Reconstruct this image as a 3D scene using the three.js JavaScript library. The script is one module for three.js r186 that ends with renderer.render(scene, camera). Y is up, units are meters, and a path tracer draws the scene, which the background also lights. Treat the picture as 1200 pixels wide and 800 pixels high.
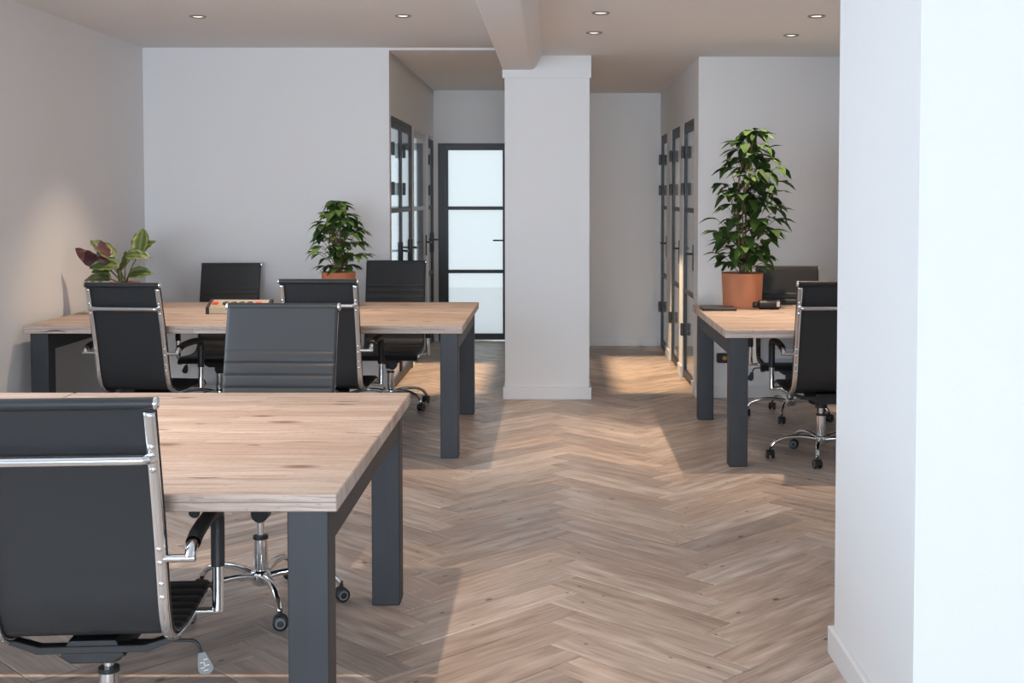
import * as THREE from 'three';
import { RoundedBoxGeometry } from 'three/addons/geometries/RoundedBoxGeometry.js';
import { mergeGeometries, mergeVertices } from 'three/addons/utils/BufferGeometryUtils.js';
import { RectAreaLightUniformsLib } from 'three/addons/lights/RectAreaLightUniformsLib.js';

// ------------------------------------------------------------------ camera, light, exposure
const scene = new THREE.Scene();
const FOCAL = 1450;                                   // pixels of the 1200 x 800 frame
const camera = new THREE.PerspectiveCamera(2 * Math.atan(400 / FOCAL) * 180 / Math.PI, 1.5, 0.05, 60);
camera.position.set(0, 1.488, 0);
camera.rotation.set(-0.0422, 0, 0);
camera.setViewOffset(1200, 800, 600 - 646.3, 400 - 291.6, 1200, 800);   // shift lens
scene.add(camera);

const renderer = new THREE.WebGLRenderer({ antialias: true });
renderer.toneMapping = THREE.LinearToneMapping;
renderer.toneMappingExposure = 1.08;
renderer.shadowMap.enabled = true;
renderer.shadowMap.type = THREE.PCFSoftShadowMap;

const SKY = new THREE.Color().setRGB(0.86, 0.92, 0.96);
scene.background = SKY;                               // overcast daylight outside

RectAreaLightUniformsLib.init();
const daylight = new THREE.RectAreaLight(new THREE.Color().setRGB(0.84, 0.97, 1.11), 27, 4.6, 2.0);   // the shop window behind the camera
daylight.position.set(-0.45, 1.4, 9.92);
daylight.lookAt(-0.45, 1.4, -5);
scene.add(daylight);

const addedSideLight = new THREE.RectAreaLight(new THREE.Color().setRGB(0.82, 0.97, 1.14), 3.1, 4.4, 1.8);    // added fill light, set in an unseen side window by the bare table
addedSideLight.position.set(-2.96, 1.5, -3.0);
addedSideLight.lookAt(5, 1.5, -3.0);
scene.add(addedSideLight);

const WARM = new THREE.Color().setRGB(1.0, 0.76, 0.55);
const DOWNLIGHT = 9.6;                                  // candela of each ceiling spot

// ------------------------------------------------------------------ small helpers
let seed = 7;
const rnd = () => { seed = (seed * 1664525 + 1013904223) >>> 0; return seed / 4294967296; };
const range = (a, b) => a + (b - a) * rnd();
const lin = (r, g, b) => new THREE.Color().setRGB(r, g, b);
const V = (x, y, z) => new THREE.Vector3(x, y, z);
const counts = {};
const numbered = (n) => { const k = counts[n] = (counts[n] ?? -1) + 1; return k ? n + '_' + String(k).padStart(3, '0') : n; };
function mesh(name, geometry, material, parent) {
  const m = new THREE.Mesh(geometry, material);
  m.name = parent ? name : numbered(name);
  m.castShadow = m.receiveShadow = true;
  (parent || scene).add(m);
  return m;
}
function thing(name, label, category, group, x = 0, y = 0, z = 0, turn = 0) {
  const g = new THREE.Group();
  g.name = numbered(name); g.position.set(x, y, z); g.rotation.y = turn;
  g.userData = { label, category };
  if (group) g.userData.group = group;
  scene.add(g);
  return g;
}
const tag = (o, label, category, group) => { Object.assign(o.userData, { label, category }); if (group) o.userData.group = group; return o; };
const structure = (o, label, category) => { tag(o, label, category).userData.kind = 'structure'; return o; };
// box from x0..x1, y0..y1 and depth d0..d1 (metres in front of the camera, z = -d)
function box(x0, x1, y0, y1, d0, d1) {
  const g = new THREE.BoxGeometry(x1 - x0, y1 - y0, d1 - d0);
  g.translate((x0 + x1) / 2, (y0 + y1) / 2, -(d0 + d1) / 2);
  return g;
}
function rbox(w, h, d, r, x = 0, y = 0, z = 0) { const g = new RoundedBoxGeometry(w, h, d, 2, r); g.translate(x, y, z); return g; }
const merge = (list) => mergeGeometries(list.map((g) => { const h = g.index ? g.toNonIndexed() : g; for (const k of Object.keys(h.attributes)) if (!['position', 'normal', 'uv'].includes(k)) h.deleteAttribute(k); return h; }));
// uv in metres from position and normal
function metricUV(g, s = 1) {
  const h = g.index ? g.toNonIndexed() : g, p = h.attributes.position, n = h.attributes.normal, uv = new Float32Array(p.count * 2);
  for (let i = 0; i < p.count; i++) {
    const ax = Math.abs(n.getX(i)), ay = Math.abs(n.getY(i)), az = Math.abs(n.getZ(i));
    const [u, v] = ay >= ax && ay >= az ? [p.getX(i), p.getZ(i)] : ax >= az ? [p.getZ(i), p.getY(i)] : [p.getX(i), p.getY(i)];
    uv[2 * i] = u * s; uv[2 * i + 1] = v * s;
  }
  h.setAttribute('uv', new THREE.BufferAttribute(uv, 2));
  return h;
}
const cyl = (r0, r1, h, n = 20) => new THREE.CylinderGeometry(r0, r1, h, n);
const lathe = (pts, n = 28) => new THREE.LatheGeometry(pts.map(([r, y]) => new THREE.Vector2(r, y)), n);
const curve = (pts, t = 0.5) => new THREE.CatmullRomCurve3(pts.map((p) => V(...p)), false, 'catmullrom', t);
const tube = (pts, r, seg = 24, n = 10, t = 0.5) => new THREE.TubeGeometry(curve(pts, t), seg, r, n);
function place(g, x, y, z, rx = 0, ry = 0, rz = 0) { g.rotateX(rx); g.rotateY(ry); g.rotateZ(rz); g.translate(x, y, z); return g; }

// ------------------------------------------------------------------ noise and textures
const hash = (x, y, s) => { let h = (x * 374761393 + y * 668265263 + s * 982451653) | 0; h = Math.imul(h ^ (h >>> 13), 1274126177); return ((h ^ (h >>> 16)) >>> 0) / 4294967296; };
function vnoise(x, y, s, px = 1e9, py = 1e9) {
  const x0 = Math.floor(x), y0 = Math.floor(y), fx = x - x0, fy = y - y0, w = (t) => t * t * (3 - 2 * t), m = (a, b) => ((a % b) + b) % b;
  const h = (i, j) => hash(m(x0 + i, px), m(y0 + j, py), s), a = w(fx), b = w(fy);
  return (h(0, 0) * (1 - a) + h(1, 0) * a) * (1 - b) + (h(0, 1) * (1 - a) + h(1, 1) * a) * b;
}
function fbm(x, y, s, o = 4) { let v = 0, a = 0.5; for (let i = 0; i < o; i++) { v += a * vnoise(x, y, s + i); x *= 2.03; y *= 2.03; a *= 0.5; } return v / (1 - Math.pow(0.5, o)); }
function texture(w, h, f, srgb = true) {
  const d = new Uint8Array(w * h * 4);
  for (let y = 0; y < h; y++) for (let x = 0; x < w; x++) {
    const c = f(x, y), i = (y * w + x) * 4;
    d[i] = Math.max(0, Math.min(255, c[0])); d[i + 1] = Math.max(0, Math.min(255, c[1])); d[i + 2] = Math.max(0, Math.min(255, c[2])); d[i + 3] = 255;
  }
  const t = new THREE.DataTexture(d, w, h);
  t.magFilter = THREE.LinearFilter; t.minFilter = THREE.LinearMipmapLinearFilter; t.generateMipmaps = true;
  t.wrapS = t.wrapT = THREE.RepeatWrapping;
  if (srgb) t.colorSpace = THREE.SRGBColorSpace;
  t.needsUpdate = true;
  return t;
}
const mix3 = (a, b, t) => [a[0] + (b[0] - a[0]) * t, a[1] + (b[1] - a[1]) * t, a[2] + (b[2] - a[2]) * t];
const clamp01 = (t) => Math.max(0, Math.min(1, t));

// tabletop oak: 1.25 m x 0.8 m in 1280 x 768, glued lamellas, knots and drying cracks
function oakTop(s) {
  const W = 1280, H = 768, knots = [], cracks = [];
  for (let i = 0; i < 4; i++) knots.push([hash(i, 1, s) * W, hash(i, 2, s) * H, 13 + hash(i, 3, s) * 16]);
  for (let i = 0; i < 24; i++) cracks.push([hash(i, 4, s) * W, hash(i, 5, s) * H, 40 + hash(i, 6, s) * 170, 1.4 + hash(i, 7, s) * hash(i, 7, s) * 6.5]);
  const bands = []; let at = 0;
  while (at < H) { const w = 70 + hash(bands.length, 8, s) * 60; bands.push([at, at + w, hash(bands.length, 9, s)]); at += w; }
  const map = texture(W, H, (x, y) => {
    let yy = y, k = 0;
    for (const [kx, ky, kr] of knots) {
      const dx = (x - kx) / 2.4, dy = y - ky, r = Math.sqrt(dx * dx + dy * dy);
      yy += dy / (1 + r / kr) * Math.exp(-r / (kr * 2.2)) * 1.2;
      k = Math.max(k, clamp01(1.25 - r / (kr * 0.8)));
    }
    const b = bands.find((q) => y >= q[0] && y < q[1]) || bands[0];
    const off = b[2] * 900, warp = fbm((x + off) / 240, yy / 60, s + 30, 3) * 26;
    const grain = fbm((x + off) / 150, (yy + warp) / 5.5, s + 11, 4), broad = fbm((x + off) / 330, (yy + warp) / 34, s + 21, 3), pore = vnoise((x + off) / 26, yy / 1.3, s + 40);
    let c = mix3([219, 206, 195], [191, 169, 155], clamp01(0.15 + broad * 0.75 + (b[2] - 0.5) * 0.75));
    c = mix3(c, [160, 132, 114], clamp01((grain - 0.47) * 1.7));
    c = mix3(c, [228, 214, 200], clamp01((0.42 - grain) * 1.4));
    if (pore > 0.86) c = mix3(c, [134, 96, 72], 0.35);
    c = mix3(c, [112, 76, 58], k * 0.75);
    for (const [cx, cy, L, w] of cracks) {
      const t = (x - cx) / L; if (t < 0 || t > 1) continue;
      const dy = Math.abs(y - cy - Math.sin(t * 5 + cx) * 3.5), ww = w * Math.sin(t * Math.PI);
      if (dy < ww) c = mix3(c, [66, 48, 38], 0.8 * (1 - dy / (ww + 0.01) * 0.5));
    }
    if (y - b[0] < 2.2) c = mix3(c, [112, 86, 70], 0.4);
    return c;
  });
  return map;
}
// smoked oak floor: eight boards stacked in one sheet of 768 x 1152 (each 768 x 144 = 0.75 m x 0.14 m)
const FLOORSHEET = texture(768, 1152, (x, y) => {
  const k = Math.floor(y / 144), ly = y - k * 144, s = 300 + k * 17;
  const warp = fbm(x / 210, ly / 50, s, 3) * 22;
  const grain = fbm(x / 200, (ly + warp) / 7, s + 5, 4), broad = fbm(x / 230, (ly + warp) / 30, s + 9, 3), lime = fbm(x / 180, (ly + warp) / 22, s + 13, 3);
  let c = mix3([210, 202, 195], [176, 164, 155], clamp01(broad * 1.15 - 0.08));
  c = mix3(c, [130, 114, 104], clamp01((grain - 0.47) * 1.25));
  c = mix3(c, [228, 222, 217], clamp01((lime - 0.46) * 1.9));
  for (let i = 0; i < (k % 3 === 0 ? 2 : k % 3 === 1 ? 1 : 0); i++) {
    const kx = hash(i, k, 71) * 768, ky = 20 + hash(i, k, 72) * 104, r = Math.hypot((x - kx) / 2.2, ly - ky), kr = 2.5 + hash(i, k, 73) * 4.5;
    if (r < kr * 2) c = mix3(c, [82, 66, 56], 0.8 * clamp01(1.6 - r / kr));
  }
  return c;
});
const FLOORROUGH = texture(512, 512, (x, y) => { const v = 120 + fbm(x / 40, y / 40, 801, 4) * 90; return [v, v, v]; }, false);
const PAINT = texture(512, 512, (x, y) => { const v = 120 + vnoise(x / 2.1, y / 2.1, 901) * 60 + vnoise(x / 5, y / 5, 902) * 60; return [v, v, v]; }, false);
const LEATHER = texture(512, 512, (x, y) => { const v = 90 + vnoise(x / 2.2, y / 2.2, 911) * 90 + fbm(x / 9, y / 9, 915, 3) * 70; return [v, v, v]; }, false);
const STEELTONE = texture(512, 512, (x, y) => {
  const s = fbm(x / 60, y / 90, 921, 4), f = vnoise(x / 2, y / 2, 925);
  let c = mix3([255, 255, 255], [222, 224, 228], clamp01(s * 1.6 - 0.4));
  const spot = fbm(x / 14, y / 10, 931, 3);
  if (spot > 0.80) c = mix3(c, [255, 255, 255], 0.4);
  return [c[0] - f * 8, c[1] - f * 8, c[2] - f * 8];
});

// ------------------------------------------------------------------ materials
const std = (o) => new THREE.MeshStandardMaterial(o);
const phys = (o) => new THREE.MeshPhysicalMaterial(o);
const M = {
  wall: std({ color: lin(0.82, 0.825, 0.83), roughness: 0.85, bumpMap: PAINT, bumpScale: 0.0006 }),
  ceiling: std({ color: lin(0.80, 0.80, 0.805), roughness: 0.9, bumpMap: PAINT, bumpScale: 0.0005 }),
  trim: std({ color: lin(0.78, 0.785, 0.79), roughness: 0.5 }),
  subfloor: std({ color: lin(0.05, 0.04, 0.032), roughness: 0.9 }),
  steel: std({ color: lin(0.028, 0.032, 0.038), roughness: 0.48, map: STEELTONE }),
  doorSteel: std({ color: lin(0.030, 0.034, 0.040), roughness: 0.45 }),
  doorGrey: std({ color: lin(0.62, 0.62, 0.63), roughness: 0.5 }),
  leather: phys({ color: lin(0.022, 0.024, 0.027), roughness: 0.42, bumpMap: LEATHER, bumpScale: 0.0005, specularIntensity: 0.9 }),
  chrome: std({ color: lin(0.78, 0.79, 0.80), roughness: 0.09, metalness: 1 }),
  black: std({ color: lin(0.014, 0.015, 0.017), roughness: 0.45 }),
  sleeve: std({ color: lin(0.018, 0.019, 0.021), roughness: 0.5 }),
  greyPlastic: std({ color: lin(0.22, 0.22, 0.22), roughness: 0.5 }),
  white: std({ color: lin(0.75, 0.75, 0.75), roughness: 0.6 }),
  clear: phys({ color: lin(0.93, 0.95, 0.96), roughness: 0.02, transmission: 1, thickness: 0, ior: 1.5 }),
  frosted: phys({ color: lin(0.90, 0.94, 0.96), roughness: 0.06, transmission: 1, thickness: 0, ior: 1.45 }),
  milky: phys({ color: lin(0.92, 0.95, 0.96), roughness: 0.38, transmission: 1, thickness: 0, ior: 1.45, specularIntensity: 0.5 }),
  terracotta: std({ color: lin(0.52, 0.205, 0.105), roughness: 0.75, bumpMap: PAINT, bumpScale: 0.0006 }),
  soil: std({ color: lin(0.028, 0.018, 0.012), roughness: 1 }),
  stem: std({ color: lin(0.13, 0.12, 0.04), roughness: 0.7 }),
  trunk: std({ color: lin(0.20, 0.13, 0.07), roughness: 0.85 }),
  leaf: [[0.030, 0.072, 0.014], [0.042, 0.098, 0.018], [0.066, 0.135, 0.024], [0.022, 0.055, 0.012]].map((c) => phys({ color: lin(...c), roughness: 0.7, specularIntensity: 0.5, transmission: 0.08, thickness: 0 })),
  calathea: std({ color: lin(1, 1, 1), roughness: 0.45, vertexColors: true }),
  lampGlow: std({ color: lin(0.9, 0.85, 0.75), emissive: lin(1.0, 0.86, 0.66), emissiveIntensity: 2.4, roughness: 0.5 }),
  lampRing: std({ color: lin(0.30, 0.30, 0.30), roughness: 0.35, metalness: 0.6 }),
  brass: std({ color: lin(0.62, 0.53, 0.40), roughness: 0.35, metalness: 0.7 }),
  red: std({ color: lin(0.62, 0.045, 0.03), roughness: 0.4 }),
  box: phys({ color: lin(0.55, 0.56, 0.58), roughness: 0.4 }),
};
M.topMaps = [oakTop(11), oakTop(53)];
M.tops = M.topMaps.map((m) => std({ map: m, color: lin(0.67, 0.65, 0.64), roughness: 0.55, bumpMap: m, bumpScale: 0.0012 }));
M.edges = M.topMaps.map((m) => std({ map: m, color: lin(0.86, 0.86, 0.87), roughness: 0.75, bumpMap: m, bumpScale: 0.0012 }));   // plank edges, tinted paler than the tops
const floorTints = [[0.96, 0.95, 0.94], [0.74, 0.73, 0.73], [1.06, 1.06, 1.06], [0.85, 0.81, 0.78], [1.0, 0.95, 0.91]];
M.planks = floorTints.map((t) => std({ map: FLOORSHEET, color: lin(0.97 * t[0], 0.895 * t[1], 0.845 * t[2]), roughness: 0.62, roughnessMap: FLOORROUGH, bumpMap: FLOORSHEET, bumpScale: 0.0007 }));

// ------------------------------------------------------------------ the room
const XL = -3.03, XR = 2.115, CLEFT = 2.59, CRIGHT = 2.512, DFRONT = -10.0;
const LW = 9.22, LCX = -1.205, LEND = 12.7, RW = 9.12, RCX = 1.08, REND = 12.3, COL = 9.05;
const wall = (name, list, label, m = M.wall) => structure(mesh(name, metricUV(merge(list.map((b) => box(...b)))), m), label, name.startsWith('ceiling') ? 'ceiling' : 'wall');

wall('wall_left', [[XL - 0.1, XL, 0, 2.75, 5.25, LEND + 0.1], [XL - 0.1, XL, 0, 2.75, DFRONT - 0.1, 0.75], [XL - 0.1, XL, 0, 0.55, 0.75, 5.25], [XL - 0.1, XL, 2.45, 2.75, 0.75, 5.25]], 'plain white painted side wall at the ends of both long tables');
wall('wall_back', [[XL, LCX, 0, 2.70, LW, LW + 0.1]], 'white painted wall behind the table with the power strip');
// corridor on the left of the column: wall with steel and white framed doors
wall('wall_glazed', [
  [LCX - 0.1, LCX, 2.10, 2.70, LW + 0.1, LEND], [LCX - 0.1, LCX, 0, 2.10, 10.76, 10.86], [LCX - 0.1, LCX, 0, 2.10, 11.99, 12.13],
], 'white corridor wall holding the black and pale framed glass doors');
wall('wall_end', [[LCX - 0.1, -0.34, 2.035, 2.70, LEND, LEND + 0.12], [LCX - 0.1, -1.165, 0, 2.035, LEND, LEND + 0.12], [-0.44, -0.34, 0, 2.035, LEND, LEND + 0.12]], 'white end wall around and above the frosted glass door');
wall('wall_side_room', [[XL, -2.9, 0, 2.7, LEND, LEND + 0.12], [-2.9, LCX - 0.1, 2.3, 2.7, LEND, LEND + 0.12], [-2.9, LCX - 0.1, 0, 0.25, LEND, LEND + 0.12]], 'white wall of the side room around the added window');
wall('wall_passage', [[-0.34, XR, 0, 2.70, REND, REND + 0.5]], 'white end wall of the passage with black framed doors');
wall('wall_right', [[XR, XR + 0.1, 0, 2.75, DFRONT - 0.1, REND]], 'white side wall at the end of the table with the laptop');
wall('wall_alcove', [[RCX, XR, 0, 2.60, RW, RW + 0.1]], 'white wall behind the tall plant and laptop table');
wall('wall_doors', [
  [RCX, RCX + 0.1, 2.085, 2.60, RW + 0.1, REND], [RCX, RCX + 0.1, 0, 2.085, RW + 0.1, 9.40],
  [RCX, RCX + 0.1, 0, 2.085, 10.17, 10.44], [RCX, RCX + 0.1, 0, 2.085, 11.19, 11.59], [RCX, RCX + 0.1, 0, 2.085, 12.27, REND],
], 'white passage wall with three narrow black framed doors');
wall('wall_stub', [[0.92, XR, 0, CRIGHT, 3.10, 3.97]], 'bright white wall end standing out beside the open floor');
wall('wall_window', [
  [XL - 0.1, -2.8, 0, 2.75, DFRONT - 0.1, DFRONT], [1.9, XR + 0.1, 0, 2.75, DFRONT - 0.1, DFRONT],
  [-2.8, 1.9, 0, 0.4, DFRONT - 0.1, DFRONT], [-2.8, 1.9, 2.4, 2.75, DFRONT - 0.1, DFRONT],
], 'street wall around the wide shop window');
wall('ceiling', [[XL - 0.1, -0.2, CLEFT, CLEFT + 0.12, DFRONT - 0.1, LW + 0.1]], 'white ceiling over the two long tables', M.ceiling);
wall('ceiling_right', [[-0.2, XR + 0.1, CRIGHT, CRIGHT + 0.12, DFRONT - 0.1, REND + 0.5]], 'white ceiling over the open floor and laptop table', M.ceiling);
wall('ceiling_corridor', [[LCX, -0.358, 2.572, CRIGHT + 0.17, LW, LEND + 0.12], [-0.358, -0.2, CRIGHT, CRIGHT + 0.17, COL + 0.0, LEND + 0.12], [XL, LCX, CRIGHT, CRIGHT + 0.17, LW + 0.1, LEND + 0.12]], 'lower white ceiling of the glazed corridor', M.ceiling);

// beam: flat underside, left side upright, right side coved
{
  const s = new THREE.Shape();
  s.moveTo(-0.356, 2.70); s.lineTo(-0.356, 2.414); s.quadraticCurveTo(-0.356, 2.408, -0.350, 2.408); s.lineTo(-0.15, 2.408);
  s.quadraticCurveTo(-0.125, 2.410, -0.105, 2.442); s.quadraticCurveTo(-0.085, 2.480, -0.068, 2.515); s.lineTo(-0.068, 2.70); s.lineTo(-0.356, 2.70);
  const g = new THREE.ExtrudeGeometry(s, { depth: COL - 0.017 - DFRONT, bevelEnabled: false, curveSegments: 8 });
  g.translate(0, 0, -(COL - 0.017));
  structure(mesh('trim_beam', metricUV(g), M.ceiling), 'white ceiling beam running to the top of the column', 'beam');
}
// column with capital and plinth
{
  const c = structure(mesh('wall_column', metricUV(merge([box(-0.341, 0.277, 0, 2.35, COL, COL + 0.5)])), M.wall), 'white square column between the two corridors', 'column');
  mesh('capital', metricUV(merge([box(-0.357, 0.289, 2.35, CRIGHT, COL - 0.018, COL + 0.518)])), M.wall, c);
}
const board = (name, list, label) => structure(mesh(name, merge(list.map(([x0, x1, d0, d1]) => { const g = rbox(x1 - x0, 0.09, d1 - d0, 0.004); g.translate((x0 + x1) / 2, 0.045, -(d0 + d1) / 2); return g; })), M.trim), label, 'baseboard');
board('baseboard_column', [[-0.357, 0.293, COL - 0.015, COL], [-0.357, -0.341, COL, COL + 0.515], [0.277, 0.293, COL, COL + 0.515], [-0.357, 0.293, COL + 0.5, COL + 0.515]], 'white skirting around the foot of the column');
board('baseboard_stub', [[0.902, 0.92, 3.10, 3.97], [0.902, XR, 3.97, 3.988], [0.902, XR, 3.082, 3.10]], 'white skirting along the bright wall end');
board('baseboard_alcove', [[RCX - 0.015, XR - 0.015, RW - 0.015, RW], [XR - 0.015, XR, 4.0, RW]], 'white skirting behind the laptop table');
board('baseboard_doors', [[RCX - 0.015, RCX, RW, 9.40], [RCX - 0.015, RCX, 10.17, 10.44], [RCX - 0.015, RCX, 11.19, 11.59]], 'short white skirting pieces between the black doors');
board('baseboard_passage', [[-0.34, RCX - 0.015, REND - 0.015, REND]], 'white skirting at the end of the passage');
board('baseboard_left', [[XL, XL + 0.015, DFRONT, LW - 0.015], [XL, LCX, LW - 0.015, LW]], 'white skirting along the side and back walls');

// shop window behind the camera
{
  const a = DFRONT - 0.08, b = DFRONT - 0.02;
  const w = structure(mesh('window_1', merge([
    box(-2.8, 1.9, 0.4, 0.46, a, b), box(-2.8, 1.9, 2.34, 2.4, a, b),
    ...[-2.8, -1.25, 0.29, 1.84].map((x) => box(x, x + 0.06, 0.46, 2.34, a, b)),
  ]), M.doorSteel), 'dark framed shop window to the street', 'window');
  for (const x of [-2.74, -1.19, 0.35]) mesh('pane', box(x, x + 1.49, 0.46, 2.34, DFRONT - 0.052, DFRONT - 0.048), M.clear, w);
}
{ // added side window, unseen, frames the extra daylight
  const a = XL - 0.08, b = XL - 0.02;
  const w = structure(mesh('window_3', merge([
    box(a, b, 0.55, 0.61, 0.75, 5.25), box(a, b, 2.39, 2.45, 0.75, 5.25), ...[0.75, 2.23, 3.71, 5.19].map((d) => box(a, b, 0.61, 2.39, d, d + 0.06)),
  ]), M.doorSteel), 'added dark framed window in the side wall, out of view', 'window');
  for (const d of [0.81, 2.29, 3.77]) mesh('pane', box(XL - 0.052, XL - 0.048, 0.61, 2.39, d, d + 1.42), M.clear, w);
}
// added side room window, put in to whiten the glass door panes
{
  const w = structure(mesh('window_2', merge([box(-2.9, LCX - 0.1, 0.25, 0.31, LEND + 0.03, LEND + 0.09), box(-2.9, LCX - 0.1, 2.24, 2.3, LEND + 0.03, LEND + 0.09), box(-2.9, -2.84, 0.31, 2.24, LEND + 0.03, LEND + 0.09)]), M.doorSteel), 'added side room window that brightens the glass doors', 'window');
  mesh('pane', box(-2.84, LCX - 0.1, 0.31, 2.24, LEND + 0.055, LEND + 0.061), M.clear, w);
}

structure(mesh('floor_added_slab', metricUV(box(-4.2, 2.6, -0.10, -0.03, LEND + 0.13, LEND + 8)), std({ color: lin(0.80, 0.80, 0.80), roughness: 0.9 })), 'added pale ground slab that brightens the frosted door', 'terrace');  // pale slab added outside so the lower door pane looks bright
// ---- steel framed doors. side = -1: wall on the left (faces +x), side = 1: wall on the right
function lever(x, y, d, along, out, parent, plate = true) {
  const g = [];
  if (plate) g.push(rbox(0.012, 0.20, 0.03, 0.004, x + out * 0.006, y - 0.03, -d));
  g.push(place(cyl(0.009, 0.009, 0.05, 10), x + out * 0.03, y, -d, 0, 0, Math.PI / 2));
  g.push(rbox(0.016, 0.016, 0.13, 0.006, x + out * 0.052, y, -(d + along * 0.055)));
  mesh('handle', merge(g), M.black, parent);
}
function sideDoor(name, X, d0, d1, top, out, opts) {
  const fm = opts.frame || M.doorSteel, st = opts.stile || 0.042, t = 0.024, x0 = X - out * 0.034, x1 = x0 + out * t, lo = Math.min(x0, x1), hi = Math.max(x0, x1);
  const f = [box(lo - 0.003, hi + 0.004, 0, top, d0, d0 + 0.03), box(lo - 0.003, hi + 0.004, 0, top, d1 - 0.03, d1), box(lo - 0.003, hi + 0.004, top - 0.03, top, d0 + 0.03, d1 - 0.03)];
  const root = structure(mesh(name, merge(f), fm), opts.label, 'door');
  const a = d0 + 0.032, b = d1 - 0.032, leaf = [];
  const parts = opts.leaves === 2 ? [[a, (a + b) / 2 - 0.002], [(a + b) / 2 + 0.002, b]] : [[a, b]];
  const ys = [0.012, ...(opts.rails || [0.72, 1.38]), top - 0.032];
  for (const [p, q] of parts) {
    leaf.length = 0;
    leaf.push(box(lo, hi, ys[0], ys.at(-1), p, p + st), box(lo, hi, ys[0], ys.at(-1), q - st, q), box(lo, hi, ys[0], ys[0] + 0.06, p + st, q - st), box(lo, hi, ys.at(-1) - 0.05, ys.at(-1), p + st, q - st));
    for (const y of ys.slice(1, -1)) leaf.push(box(lo, hi, y - 0.018, y + 0.018, p + st, q - st));
    const l = mesh('leaf', merge(leaf), fm, root);
    for (let k = 0; k + 1 < ys.length; k++) mesh('pane', box((lo + hi) / 2 - 0.003, (lo + hi) / 2 + 0.003, ys[k] + 0.018, ys[k + 1] - 0.018, p + st - 0.005, q - st + 0.005), opts.glass, l);
    const hingeAt = opts.hingeFar ? q - 0.02 : p + 0.0, handleAt = opts.hingeFar ? p + st / 2 : q - st / 2;
    if (!opts.noHinge) for (const y of [0.40, 1.55, 1.85]) mesh('hinge', rbox(0.022, 0.10, 0.055, 0.004, (out > 0 ? hi : lo) + out * 0.02, y, -hingeAt), M.black, l);
    lever((out > 0 ? hi : lo), 1.05, handleAt, opts.hingeFar ? 1 : -1, out, l);
  }
  return root;
}
[[9.40, 10.17], [10.44, 11.19], [11.59, 12.27]].forEach(([a, b], i) => sideDoor('door_' + (i + 1), RCX, a, b, 2.085, -1, {
  glass: M.clear, hingeFar: true,
  label: ['narrow black steel glass door closest to the tall plant', 'narrow black steel glass door, middle of the three in passage', 'narrow black steel glass door at the dead end of the passage'][i],
}));
sideDoor('door_4', LCX, LW + 0.1, 10.76, 2.10, 1, { glass: M.frosted, leaves: 2, label: 'black steel double glass door next to the bushy plant wall' });
sideDoor('door_5', LCX, 10.86, 11.99, 2.10, 1, { glass: M.frosted, frame: M.doorGrey, rails: [1.38], noHinge: true, label: 'pale grey framed glass door between the black corridor doors' });
sideDoor('door_6', LCX, 12.13, LEND, 2.06, 1, { glass: M.frosted, label: 'narrow black steel glass door in the corridor corner' });
// frosted door at the end of the corridor
{
  const D = LEND + 0.03, x0 = -1.165, x1 = -0.44, f = [box(x0, x0 + 0.07, 0, 2.035, D, D + 0.06), box(x1 - 0.03, x1, 0, 2.035, D, D + 0.06), box(x0 + 0.07, x1 - 0.03, 2.0, 2.035, D, D + 0.06)];
  const root = structure(mesh('door_7', merge(f), M.doorSteel), 'black framed frosted glass door glowing at the end of corridor', 'door');
  const ys = [0.03, 0.72, 1.37, 1.998], a = x0 + 0.072, b = x1 - 0.032;
  const l = mesh('leaf', merge([box(a, a + 0.03, 0.012, 1.998, D + 0.005, D + 0.05), box(b - 0.03, b, 0.012, 1.998, D + 0.005, D + 0.05), box(a + 0.03, b - 0.03, 0.012, 0.075, D + 0.005, D + 0.05), box(a + 0.03, b - 0.03, 1.965, 1.998, D + 0.005, D + 0.05), box(a + 0.03, b - 0.03, 0.70, 0.735, D + 0.005, D + 0.05), box(a + 0.03, b - 0.03, 1.352, 1.388, D + 0.005, D + 0.05)]), M.doorSteel, root);
  for (let k = 0; k < 3; k++) mesh('pane', box(a + 0.025, b - 0.025, ys[k] + 0.01, ys[k + 1] - 0.01, D + 0.024, D + 0.030), M.milky, l);
  mesh('handle', merge([place(cyl(0.009, 0.009, 0.05, 10), b - 0.02, 1.04, -(D - 0.02), Math.PI / 2), rbox(0.12, 0.016, 0.016, 0.006, b - 0.07, 1.04, -(D - 0.045)), rbox(0.03, 0.06, 0.012, 0.004, b - 0.015, 0.70, -(D - 0.002))]), M.black, l);
}

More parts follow.
